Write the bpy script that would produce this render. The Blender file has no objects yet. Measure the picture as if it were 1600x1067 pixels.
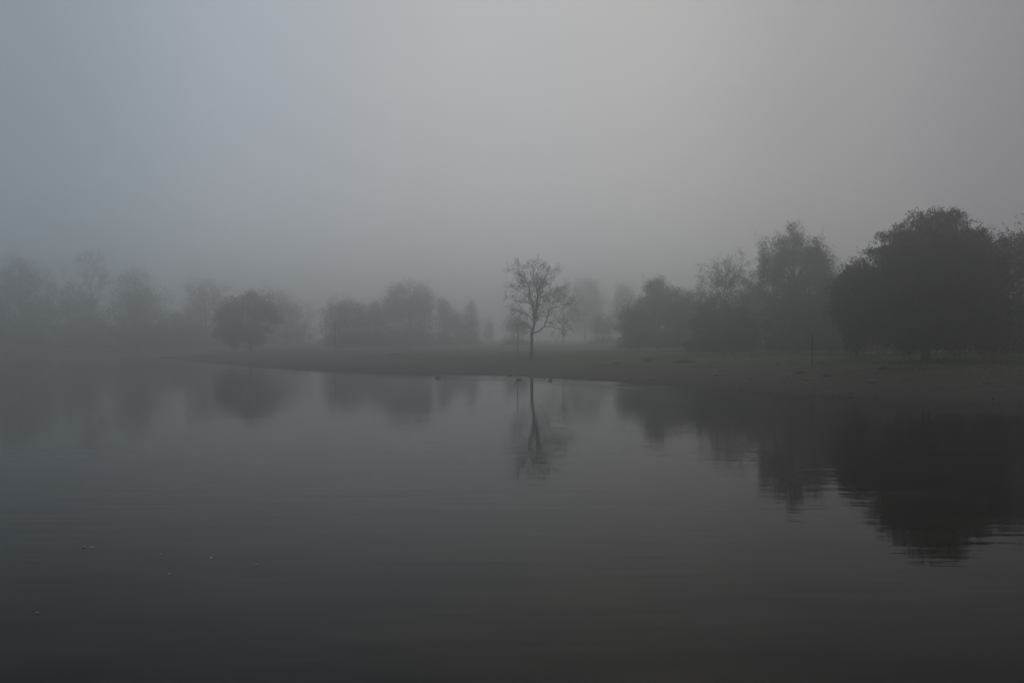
import bpy, math, random
import numpy as np

C = bpy.context.scene
COL = C.collection
R = math.radians

# ------------------------------------------------------------------ camera, sky, sun, exposure
EYE = 2.9            # eye height over the water
F = 1500.0           # focal length in photo pixels (1600 wide)
HOR = 530.0          # photo row of the horizon

cam = bpy.data.cameras.new('camera')
cam.lens = 36.0 * F / 1600.0
cam.sensor_width = 36.0
cam.clip_start = 0.1
cam.clip_end = 3000.0
cam.shift_y = (HOR - 533.5) / 1600.0
camo = bpy.data.objects.new('camera', cam)
COL.objects.link(camo)
camo.location = (0, 0, EYE)
camo.rotation_euler = (R(90), 0, 0)
C.camera = camo

SUN_EL, SUN_AZ = R(62), R(15)      # azimuth measured from +Y towards +X
world = bpy.data.worlds.new('World')
C.world = world
world.use_nodes = True
nt = world.node_tree
nt.nodes.clear()


def N(t, kind, **kw):
    n = t.nodes.new(kind)
    for k, v in kw.items():
        if k == 'inp':
            for i, val in v.items():
                n.inputs[i].default_value = val
        else:
            setattr(n, k, v)
    return n


def vmath(t, op, a, b=None):
    n = t.nodes.new('ShaderNodeVectorMath')
    n.operation = op
    t.links.new(a, n.inputs[0])
    if b is not None:
        n.inputs[1].default_value = b
    return n


def ramp(t, fac, stops, interp='EASE'):
    n = t.nodes.new('ShaderNodeValToRGB')
    n.color_ramp.interpolation = interp
    els = n.color_ramp.elements
    while len(els) > 1:
        els.remove(els[-1])
    for i, (p, c) in enumerate(stops):
        if not hasattr(c, '__len__'):
            c = (c, c, c)
        e = els[0] if i == 0 else els.new(p)
        e.position = p
        e.color = (c[0], c[1], c[2], 1)
    t.links.new(fac, n.inputs[0])
    return n.outputs[0]


def mixc(t, fac, a, b, mode='MIX'):
    n = t.nodes.new('ShaderNodeMix')
    n.data_type = 'RGBA'
    n.blend_type = mode
    for s, v in ((0, fac), (6, a), (7, b)):
        if isinstance(v, bpy.types.NodeSocket):
            t.links.new(v, n.inputs[s])
        elif s == 0:
            n.inputs[0].default_value = v
        else:
            n.inputs[s].default_value = (v[0], v[1], v[2], 1)
    return n.outputs[2]


def math_n(t, op, a, b=None, c=None, clamp=False):
    n = t.nodes.new('ShaderNodeMath')
    n.operation = op
    n.use_clamp = clamp
    for i, v in enumerate((a, b, c)):
        if v is None:
            continue
        if isinstance(v, bpy.types.NodeSocket):
            t.links.new(v, n.inputs[i])
        else:
            n.inputs[i].default_value = v
    return n.outputs[0]


sky = N(nt, 'ShaderNodeTexSky', sky_type='NISHITA', sun_disc=False, sun_elevation=SUN_EL,
        sun_rotation=SUN_AZ, dust_density=3.0, air_density=1.0)
hs = N(nt, 'ShaderNodeHueSaturation', inp={'Saturation': 0.25, 'Value': 0.22})
nt.links.new(sky.outputs[0], hs.inputs['Color'])
# overcast veil: brightest where the sun stands behind it, blue-grey away from it, warm grey beyond it
geo = N(nt, 'ShaderNodeTexCoord')
d0 = vmath(nt, 'NORMALIZE', geo.outputs['Generated'])
gl = vmath(nt, 'DOT_PRODUCT', d0.outputs[0], (0.02, 0.88, 0.47))
sx = N(nt, 'ShaderNodeSeparateXYZ')
nt.links.new(d0.outputs[0], sx.inputs[0])
glow = ramp(nt, gl.outputs['Value'], [(0.0, 0.9), (0.6, 0.95), (0.83, 1.12), (0.93, 1.36), (1.0, 1.54)], 'LINEAR')
tint_f = math_n(nt, 'MULTIPLY_ADD', sx.outputs['X'], 0.8, 0.5, clamp=True)
tint = ramp(nt, tint_f, [(0.0, (2.1, 2.6, 3.0)), (0.14, (2.3, 2.85, 3.35)), (0.30, (3.3, 3.62, 4.02)), (0.47, (3.8, 3.86, 3.96)), (0.60, (3.85, 3.78, 3.74)), (0.75, (3.0, 2.93, 2.95)), (0.88, (2.26, 2.2, 2.42)), (1.0, (1.8, 1.76, 1.85))])
elev = ramp(nt, sx.outputs['Z'], [(0.0, 0.95), (0.08, 1.06), (0.2, 0.99), (0.36, 0.97), (0.7, 1.08), (1.0, 1.1)], 'LINEAR')
veil = mixc(nt, 1.0, mixc(nt, 1.0, tint, glow, 'MULTIPLY'), elev, 'MULTIPLY')
mist = N(nt, 'ShaderNodeTexNoise', inp={'Scale': 2.6, 'Detail': 4.0, 'Roughness': 0.55})
mpm = N(nt, 'ShaderNodeMapping')
mpm.inputs['Scale'].default_value = (1.0, 1.0, 2.4)
nt.links.new(d0.outputs[0], mpm.inputs[0])
nt.links.new(mpm.outputs[0], mist.inputs['Vector'])
veil = mixc(nt, 1.0, veil, ramp(nt, mist.outputs[0], [(0.25, (0.955, 0.96, 0.985)), (0.75, (1.045, 1.04, 1.02))], 'LINEAR'), 'MULTIPLY')
skyc = mixc(nt, 0.8, hs.outputs[0], veil)
bg = N(nt, 'ShaderNodeBackground', inp={'Strength': 0.10})
nt.links.new(skyc, bg.inputs['Color'])
wo = N(nt, 'ShaderNodeOutputWorld')
nt.links.new(bg.outputs[0], wo.inputs['Surface'])

sun = bpy.data.lights.new('sun', 'SUN')
sun.energy = 0.5
sun.angle = R(60)
sun.color = (1.0, 0.96, 0.92)
suno = bpy.data.objects.new('sun', sun)
COL.objects.link(suno)
suno.rotation_euler = (math.pi / 2 - SUN_EL, 0, math.pi - SUN_AZ)

C.view_settings.view_transform = 'Standard'
C.view_settings.look = 'None'
C.view_settings.exposure = 0.0
C.view_settings.gamma = 1.0
C.view_settings.use_curve_mapping = False
C.cycles.use_denoising = True
C.cycles.max_bounces = 10
C.cycles.diffuse_bounces = 2
C.cycles.glossy_bounces = 3
C.cycles.volume_bounces = 6
C.cycles.transparent_max_bounces = 8

FOG = 0.0067
FOG_G = 0.86
FOG_TOP = 25.5

# ------------------------------------------------------------------ helpers
rng = np.random.default_rng(7)


def at(px, d):
    return (px - 800.0) / F * d, d


def zat(py, d):
    return EYE - (py - HOR) / F * d


def tag(o, label=None, cat=None, group=None, kind=None):
    if label:
        o['label'] = label
    if cat:
        o['category'] = cat
    if group:
        o['group'] = group
    if kind:
        o['kind'] = kind
    return o


def empty(name, loc):
    o = bpy.data.objects.new(name, None)
    COL.objects.link(o)
    o.location = loc
    o.empty_display_size = 0.2
    return o


def mesh_np(name, V, Fc, mat, parent=None, smooth=False, origin=(0, 0, 0)):
    """V n x 3, Fc m x k (k = 3 or 4): ONE mesh object, given in world coordinates, with its own origin"""
    V = np.asarray(V, dtype=np.float32) - np.asarray(origin, dtype=np.float32)
    Fc = np.asarray(Fc, dtype=np.int32)
    m, k = Fc.shape
    me = bpy.data.meshes.new(name)
    me.vertices.add(len(V))
    me.vertices.foreach_set('co', V.ravel())
    me.loops.add(m * k)
    me.loops.foreach_set('vertex_index', Fc.ravel())
    me.polygons.add(m)
    me.polygons.foreach_set('loop_start', np.arange(0, m * k, k, dtype=np.int32))
    if smooth:
        me.polygons.foreach_set('use_smooth', np.ones(m, dtype=bool))
    me.update(calc_edges=True)
    me.materials.append(mat)
    o = bpy.data.objects.new(name, me)
    COL.objects.link(o)
    if parent is not None:
        o.parent = parent          # parent's origin is the local origin
    else:
        o.location = origin
    return o


class Tubes:
    """tapered tubes along polylines, gathered into one mesh"""

    def __init__(self):
        self.V, self.F, self.n = [], [], 0

    def add(self, P, rad, sides=5, cap=True):
        P = np.asarray(P, float)
        k = len(P)
        rad = np.broadcast_to(np.asarray(rad, float), (k,))
        T = np.gradient(P, axis=0)
        T /= np.linalg.norm(T, axis=1, keepdims=True) + 1e-9
        ref = np.where(np.abs(T[:, 2:3]) > 0.9, np.array([[1.0, 0, 0]]), np.array([[0, 0, 1.0]]))
        if abs(T[:, 2]).mean() > 0.6:
            ref[:] = (1, 0, 0)
        else:
            ref[:] = (0, 0, 1)
        A = np.cross(T, ref)
        A /= np.linalg.norm(A, axis=1, keepdims=True) + 1e-9
        B = np.cross(T, A)
        th = np.arange(sides) * 2 * math.pi / sides
        ring = P[:, None, :] + rad[:, None, None] * (A[:, None, :] * np.cos(th)[None, :, None] + B[:, None, :] * np.sin(th)[None, :, None])
        self.V.append(ring.reshape(-1, 3))
        i = np.arange(k - 1)[:, None] * sides
        j = np.arange(sides)[None, :]
        j2 = (j + 1) % sides
        q = np.stack([i + j, i + j2, i + sides + j2, i + sides + j], -1).reshape(-1, 4) + self.n
        self.F.append(q)
        self.n += k * sides

    def build(self, name, mat, parent=None, smooth=True, origin=(0, 0, 0)):
        return mesh_np(name, np.concatenate(self.V), np.concatenate(self.F), mat, parent, smooth, origin)


def leaves_mesh(P, size, g, flat=0.5, D=None, aspect=0.5):
    """one bent diamond per point: quads"""
    n = len(P)
    if D is None:
        D = g.normal(size=(n, 3))
        D[:, 2] *= flat
    D = D / (np.linalg.norm(D, axis=1, keepdims=True) + 1e-9)
    S = np.cross(D, g.normal(size=(n, 3)))
    S /= np.linalg.norm(S, axis=1, keepdims=True) + 1e-9
    L = (size * g.uniform(0.6, 1.25, n))[:, None]
    up = np.cross(D, S)
    V = np.stack([P - D * L * 0.5, P + S * L * 0.5 * aspect + up * L * 0.06, P + D * L * 0.5, P - S * L * 0.5 * aspect + up * L * 0.06], 1).reshape(-1, 3)
    Fc = np.arange(n * 4).reshape(n, 4)
    return V, Fc


# ------------------------------------------------------------------ materials
def new_mat(name, rough=0.8, spec=0.3):
    m = bpy.data.materials.new(name)
    m.use_nodes = True
    b = m.node_tree.nodes['Principled BSDF']
    b.inputs['Roughness'].default_value = rough
    b.inputs['Specular IOR Level'].default_value = spec
    return m, m.node_tree, b


def noisy_mat(name, c1, c2, scale=1.5, rough=0.8, spec=0.3, bump=0.0, stretch=(1, 1, 1)):
    m, t, b = new_mat(name, rough, spec)
    tc = N(t, 'ShaderNodeTexCoord')
    mp = N(t, 'ShaderNodeMapping')
    mp.inputs['Scale'].default_value = stretch
    t.links.new(tc.outputs['Object'], mp.inputs[0])
    nz = N(t, 'ShaderNodeTexNoise', inp={'Scale': scale, 'Detail': 6.0, 'Roughness': 0.65})
    t.links.new(mp.outputs[0], nz.inputs['Vector'])
    col = ramp(t, nz.outputs[0], [(0.3, c1), (0.7, c2)], 'LINEAR')
    t.links.new(col, b.inputs['Base Color'])
    if bump:
        bp = N(t, 'ShaderNodeBump', inp={'Strength': bump, 'Distance': 0.03})
        t.links.new(nz.outputs[0], bp.inputs['Height'])
        t.links.new(bp.outputs[0], b.inputs['Normal'])
    return m


BARK = noisy_mat('bark', (0.035, 0.03, 0.025), (0.085, 0.075, 0.06), 6, 0.9, 0.2, 0.8, (1, 1, 0.25))
BARK_GREEN = noisy_mat('mossy_bark', (0.03, 0.032, 0.024), (0.07, 0.07, 0.05), 6, 0.9, 0.2, 0.8, (1, 1, 0.25))
LEAF_DARK = noisy_mat('dark_leaves', (0.026, 0.034, 0.019), (0.058, 0.066, 0.032), 0.8, 0.6, 0.12)
LEAF_WILLOW = noisy_mat('willow_leaves', (0.014, 0.017, 0.010), (0.050, 0.054, 0.027), 0.55, 0.6, 0.12)
LEAF_OLIVE = noisy_mat('olive_leaves', (0.045, 0.050, 0.026), (0.085, 0.080, 0.040), 0.8, 0.6, 0.12)
LEAF_RUST = noisy_mat('rusty_leaves', (0.060, 0.048, 0.030), (0.10, 0.075, 0.045), 0.8, 0.65, 0.12)
WOOD = noisy_mat('weathered_wood', (0.05, 0.045, 0.038), (0.10, 0.09, 0.075), 8, 0.85, 0.25, 0.5, (1, 1, 0.15))
METAL = noisy_mat('dull_metal', (0.05, 0.055, 0.055), (0.09, 0.095, 0.095), 12, 0.5, 0.5)
STONE = noisy_mat('wet_stone', (0.04, 0.04, 0.036), (0.10, 0.095, 0.085), 5, 0.6, 0.5, 0.6)

# ------------------------------------------------------------------ lake outline (metres)
near_shore_px = [(238, 158), (300, 128), (390, 101), (500, 87), (600, 79), (700, 76), (760, 78), (830, 72.5), (900, 70),
                 (960, 65), (1050, 59.6), (1150, 55), (1250, 51), (1350, 48), (1450, 46), (1600, 43.5), (2000, 39.5)]
POLY = [at(px, d) for px, d in near_shore_px]
POLY += [(44, 28), (47, 12), (38, 1), (20, -2.2), (0, -3.0), (-30, -3.5), (-90, -8), (-150, 10), (-185, 70), (-190, 130), (-165, 178)]
POLY += [at(px, d) for px, d in [(-260, 196), (-100, 205), (60, 208), (160, 204), (240, 196), (292, 182), (300, 168), (272, 160)]]
# smooth the outline (Chaikin) so that no shore corner shows
pts = np.array(POLY)
for _ in range(2):
    nx = np.roll(pts, -1, 0)
    pts = np.stack([pts * 0.75 + nx * 0.25, pts * 0.25 + nx * 0.75], 1).reshape(-1, 2)
SH = pts


def shore_dist(X, Y):
    """signed distance to the lake's edge, positive on land"""
    X = np.asarray(X, float).ravel()
    Y = np.asarray(Y, float).ravel()
    best = np.full(X.shape, 1e9)
    inside = np.zeros(X.shape, bool)
    A = SH
    B = np.roll(SH, -1, 0)
    for (ax, ay), (bx, by) in zip(A, B):
        ex, ey = bx - ax, by - ay
        L = ex * ex + ey * ey + 1e-12
        u = np.clip(((X - ax) * ex + (Y - ay) * ey) / L, 0, 1)
        best = np.minimum(best, (X - ax - u * ex) ** 2 + (Y - ay - u * ey) ** 2)
        if ay != by:
            c = ((ay > Y) != (by > Y)) & (X < ex * (Y - ay) / (by - ay) + ax)
            inside ^= c
    s = np.sqrt(best)
    return np.where(inside, -s, s)


def wav(X, Y, k, ph):
    return np.sin(X * k + ph) * np.cos(Y * k * 0.83 + ph * 1.7) + 0.5 * np.sin(X * k * 2.1 - Y * k * 1.3 + ph * 2.3)


def sstep(a, b, x):
    t = np.clip((x - a) / (b - a), 0, 1)
    return t * t * (3 - 2 * t)


def terrain(X, Y):
    X = np.asarray(X, float).ravel()
    Y = np.asarray(Y, float).ravel()
    s = shore_dist(X, Y)
    s = s + 0.5 * wav(X, Y, 0.31, 1.0) * sstep(0, 60, 60 - abs(s)) + 0.22 * wav(X, Y, 0.9, 3.0) + 0.12 * wav(X, Y, 2.3, 1.1)
    right = sstep(8, 26, X) * sstep(110, 70, Y)
    # beach, bank, then meadow that climbs slowly
    prof_c = np.interp(s, [-40, -8, 0, 6, 14, 20, 40, 80, 140, 400], [-2.4, -0.8, 0, 0.42, 0.85, 1.12, 1.38, 1.75, 2.25, 2.55])
    prof_r = np.interp(s, [-40, -8, 0, 4, 8, 11, 20, 50, 140, 400], [-2.4, -0.9, 0, 0.55, 1.12, 1.42, 1.62, 1.9, 2.3, 2.55])
    z = prof_c * (1 - right) + prof_r * right
    land = sstep(0.5, 6, s)
    z = z + land * (0.035 * wav(X, Y, 0.22, 0.3) + 0.02 * wav(X, Y, 0.75, 2.0))
    return z, s


def tz(x, y):
    return float(terrain([x], [y])[0][0])


def graded(lo, hi, fine_lo, fine_hi, step, grow=1.12):
    a = list(np.arange(fine_lo, fine_hi + 1e-6, step))
    st = step
    while a[-1] < hi:
        st *= grow
        a.append(min(a[-1] + st, hi))
    st = step
    while a[0] > lo:
        st *= grow
        a.insert(0, max(a[0] - st, lo))
    return np.array(a)


# ------------------------------------------------------------------ ground, one sheet
gx = graded(-720, 720, -75, 50, 0.6)
gy = np.concatenate([np.arange(-60, -12, 4.0), np.arange(-12, 8, 1.0), np.arange(8, 35.5, 1.5), graded(36, 760, 36, 165, 0.6)])
GX, GY = np.meshgrid(gx, gy)
gz, gs = terrain(GX, GY)
V = np.stack([GX.ravel(), GY.ravel(), gz], 1)
nxg, nyg = len(gx), len(gy)
ii = (np.arange(nyg - 1)[:, None] * nxg + np.arange(nxg - 1)[None, :]).ravel()
Fq = np.stack([ii, ii + 1, ii + 1 + nxg, ii + nxg], 1)

gm, t, b = new_mat('ground_soil', 0.95, 0.12)
tc = N(t, 'ShaderNodeTexCoord')
at_s = N(t, 'ShaderNodeAttribute', attribute_name='grass_cover')
at_w = N(t, 'ShaderNodeAttribute', attribute_name='wet')
n1 = N(t, 'ShaderNodeTexNoise', inp={'Scale': 0.35, 'Detail': 8.0, 'Roughness': 0.7})
n2 = N(t, 'ShaderNodeTexNoise', inp={'Scale': 4.0, 'Detail': 6.0, 'Roughness': 0.7})
mpd = N(t, 'ShaderNodeMapping')
mpd.inputs['Scale'].default_value = (0.16, 0.9, 1)
mpd.inputs['Rotation'].default_value = (0, 0, R(14))
n3 = N(t, 'ShaderNodeTexNoise', inp={'Scale': 1.0, 'Detail': 6.0, 'Roughness': 0.65})
for n_ in (n1, n2):
    t.links.new(tc.outputs['Object'], n_.inputs['Vector'])
t.links.new(tc.outputs['Object'], mpd.inputs[0])
t.links.new(mpd.outputs[0], n3.inputs['Vector'])
sand = ramp(t, n3.outputs[0], [(0.32, (0.010, 0.009, 0.0075)), (0.48, (0.028, 0.025, 0.021)), (0.68, (0.060, 0.052, 0.043))], 'LINEAR')
sand = mixc(t, 0.3, sand, ramp(t, n2.outputs[0], [(0.3, (0.03, 0.026, 0.022)), (0.7, (0.07, 0.06, 0.05))], 'LINEAR'))
wetc = mixc(t, at_w.outputs['Fac'], sand, (0.022, 0.02, 0.017))
grs = ramp(t, n1.outputs[0], [(0.3, (0.030, 0.046, 0.018)), (0.55, (0.046, 0.068, 0.026)), (0.75, (0.075, 0.080, 0.040))], 'LINEAR')
grs = mixc(t, 0.35, grs, ramp(t, n2.outputs[0], [(0.35, (0.025, 0.034, 0.015)), (0.7, (0.08, 0.09, 0.04))], 'LINEAR'))
ef = math_n(t, 'ADD', at_s.outputs['Fac'], math_n(t, 'MULTIPLY_ADD', n3.outputs[0], 1.6, -0.8))
ef = ramp(t, ef, [(0.38, 0.0), (0.62, 1.0)], 'LINEAR')
t.links.new(mixc(t, ef, wetc, grs), b.inputs['Base Color'])
bp = N(t, 'ShaderNodeBump', inp={'Strength': 0.7, 'Distance': 0.06})
t.links.new(n2.outputs[0], bp.inputs['Height'])
t.links.new(bp.outputs[0], b.inputs['Normal'])
ground = mesh_np('ground', V, Fq, gm, smooth=True)
tag(ground, kind='structure')
# where grass has taken over from bare beach: narrow beach on the right, wide on the spit
sandw = np.interp(GX.ravel(), [-60, -40, -20, 2, 12, 22, 40], [30, 27, 17, 13.5, 11, 8.5, 7.5])
sandw = np.where((GY.ravel() > 176) & (GX.ravel() < -50), 2.0, sandw)
cover = sstep(-4.5, 4.5, gs - sandw)
GRASS_EDGE = (gx, gy)
a_ = ground.data.attributes.new('grass_cover', 'FLOAT', 'POINT')
a_.data.foreach_set('value', cover.astype(np.float32))
a_ = ground.data.attributes.new('wet', 'FLOAT', 'POINT')
a_.data.foreach_set('value', sstep(1.8, 0.2, gs).astype(np.float32))

# ------------------------------------------------------------------ lake
wx = graded(-230, 60, -60, 40, 1.0)
wy = graded(-14, 222, 6, 110, 1.0)
WX, WY = np.meshgrid(wx, wy)
ws = shore_dist(WX, WY)
V = np.stack([WX.ravel(), WY.ravel(), np.zeros(WX.size)], 1)
ii = (np.arange(len(wy) - 1)[:, None] * len(wx) + np.arange(len(wx) - 1)[None, :]).ravel()
Fq = np.stack([ii, ii + 1, ii + 1 + len(wx), ii + len(wx)], 1)
wm, t, b = new_mat('lake_water', 0.02, 0.5)
b.inputs['IOR'].default_value = 1.105
b.inputs['Specular Tint'].default_value = (1.0, 0.94, 0.80, 1)
tc = N(t, 'ShaderNodeTexCoord')
# murky water: weed and silt just below the surface
mpw = N(t, 'ShaderNodeMapping')
mpw.inputs['Scale'].default_value = (0.5, 0.8, 1)
t.links.new(tc.outputs['Object'], mpw.inputs[0])
nw = N(t, 'ShaderNodeTexNoise', inp={'Scale': 0.9, 'Detail': 7.0, 'Roughness': 0.62})
t.links.new(mpw.outputs[0], nw.inputs['Vector'])
t.links.new(ramp(t, nw.outputs[0], [(0.36, (0.0005, 0.0005, 0.0004)), (0.5, (0.0055, 0.0046, 0.0028)), (0.64, (0.0135, 0.011, 0.0065))], 'LINEAR'), b.inputs['Base Color'])


def ripple(scale, sxy, rot, detail):
    m_ = N(t, 'ShaderNodeMapping')
    m_.inputs['Scale'].default_value = (sxy[0], sxy[1], 1)
    m_.inputs['Rotation'].default_value = (0, 0, R(rot))
    t.links.new(tc.outputs['Object'], m_.inputs[0])
    n_ = N(t, 'ShaderNodeTexNoise', inp={'Scale': scale, 'Detail': detail, 'Roughness': 0.5})
    t.links.new(m_.outputs[0], n_.inputs['Vector'])
    return n_.outputs[0]


r1 = ripple(1.0, (0.45, 2.3), 4, 1.0)
r2 = ripple(1.0, (1.3, 5.5), -7, 2.0)
r3 = ripple(1.0, (0.10, 0.30), 10, 1.0)
ruf = N(t, 'ShaderNodeAttribute', attribute_name='ruffle')
h = math_n(t, 'ADD', math_n(t, 'MULTIPLY', r1, 1.0), math_n(t, 'MULTIPLY', r2, 0.22))
h = math_n(t, 'ADD', h, math_n(t, 'MULTIPLY', r3, 0.8))
calm = ramp(t, ripple(1.0, (0.05, 0.16), 12, 2.0), [(0.35, 0.6), (0.65, 1.4)])
amp = math_n(t, 'MULTIPLY_ADD', ruf.outputs['Fac'], 0.035, math_n(t, 'MULTIPLY', calm, 0.0048))
bp = N(t, 'ShaderNodeBump', inp={'Strength': 1.0})
t.links.new(amp, bp.inputs['Distance'])
t.links.new(h, bp.inputs['Height'])
t.links.new(bp.outputs[0], b.inputs['Normal'])
t.links.new(math_n(t, 'MULTIPLY_ADD', ruf.outputs['Fac'], 0.16, 0.025), b.inputs['Roughness'])
water = mesh_np('lake_water', V, Fq, wm, smooth=True)
tag(water, kind='structure')
xx, yy = WX.ravel(), WY.ravel()
band = sstep(-6.5, -3.0, ws) * sstep(-12, -3, xx) * sstep(14, 5, xx) * (yy > 50)
ruff = band * np.clip(0.55 + 0.5 * wav(xx, yy * 2.0, 0.55, 0.9), 0, 1)
a_ = water.data.attributes.new('ruffle', 'FLOAT', 'POINT')
a_.data.foreach_set('value', np.clip(ruff, 0, 1).astype(np.float32))

# ------------------------------------------------------------------ haze round everything
hv = np.array([(x, y, z) for x in (-790, 790) for y in (-120, 830) for z in (-3.6, FOG_TOP)], float)
hf = [(0, 1, 3, 2), (4, 6, 7, 5), (0, 4, 5, 1), (2, 3, 7, 6), (0, 2, 6, 4), (1, 5, 7, 3)]
hm = bpy.data.materials.new('haze')
hm.use_nodes = True
t = hm.node_tree
t.nodes.clear()
pv = N(t, 'ShaderNodeVolumePrincipled', inp={'Color': (0.985, 0.992, 0.99, 1), 'Density': FOG, 'Anisotropy': FOG_G})
ho = N(t, 'ShaderNodeOutputMaterial')
t.links.new(pv.outputs[0], ho.inputs['Volume'])
haze = mesh_np('haze', hv, hf, hm)
tag(haze, kind='stuff')


# ------------------------------------------------------------------ trees
def wander(start, direc, length, n, g, jit=0.18, trop=0.05):
    P = [np.asarray(start, float)]
    d = np.asarray(direc, float)
    d = d / np.linalg.norm(d)
    for _ in range(n):
        d = d + g.normal(size=3) * jit + np.array([0, 0, trop])
        d /= np.linalg.norm(d)
        P.append(P[-1] + d * length / n)
    return np.array(P)


def side_dir(d, ang, g):
    d = d / np.linalg.norm(d)
    a = np.cross(d, g.normal(size=3))
    a /= np.linalg.norm(a) + 1e-9
    return d * math.cos(ang) + a * math.sin(ang)


def twigs(tb, P, rad, g, level, maxlevel, dens, length, minr, tips=None, trop=0.04):
    """children along a limb, again and again down to twigs"""
    seg = np.linalg.norm(np.diff(P, axis=0), axis=1)
    tot = seg.sum()
    cum = np.concatenate([[0], np.cumsum(seg)])
    n = max(2, int(tot * dens * g.uniform(0.8, 1.2)))
    for k in range(n):
        u = g.uniform(0.22, 1.0) * tot
        i = min(np.searchsorted(cum, u) - 1, len(P) - 2)
        i = max(i, 0)
        f = (u - cum[i]) / (seg[i] + 1e-9)
        p = P[i] + (P[i + 1] - P[i]) * f
        r = rad[i] + (rad[i + 1] - rad[i]) * f
        ang = g.uniform(0.45, 1.05)
        d = side_dir(P[i + 1] - P[i], ang, g)
        L = length * g.uniform(0.55, 1.2)
        m = 4 if level < maxlevel else 3
        Q = wander(p, d, L, m, g, 0.16, trop)
        r0 = max(minr, min(r * 0.62, 0.028 * L))
        rq = np.linspace(r0, max(minr * 0.6, r0 * 0.35), m + 1)
        tb.add(Q, rq, 5 if level == 0 else 3)
        if tips is not None and level >= maxlevel - 1:
            tips.append(Q)
        if level < maxlevel:
            twigs(tb, Q, rq, g, level + 1, maxlevel, dens * 1.35, length * 0.55, minr, tips, trop)


def trunk_line(x, y, z0, z1, r0, r1, g, n=7, lean=(0, 0), wob=0.05):
    zz = np.linspace(0, 1, n)
    H = z1 - z0
    P = np.stack([x + lean[0] * zz ** 1.5 + g.normal(size=n) * wob * zz, y + lean[1] * zz + g.normal(size=n) * wob * zz, z0 + H * zz], 1)
    rr = r0 + (r1 - r0) * zz
    rr[0] *= 1.3
    return P, rr


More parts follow.
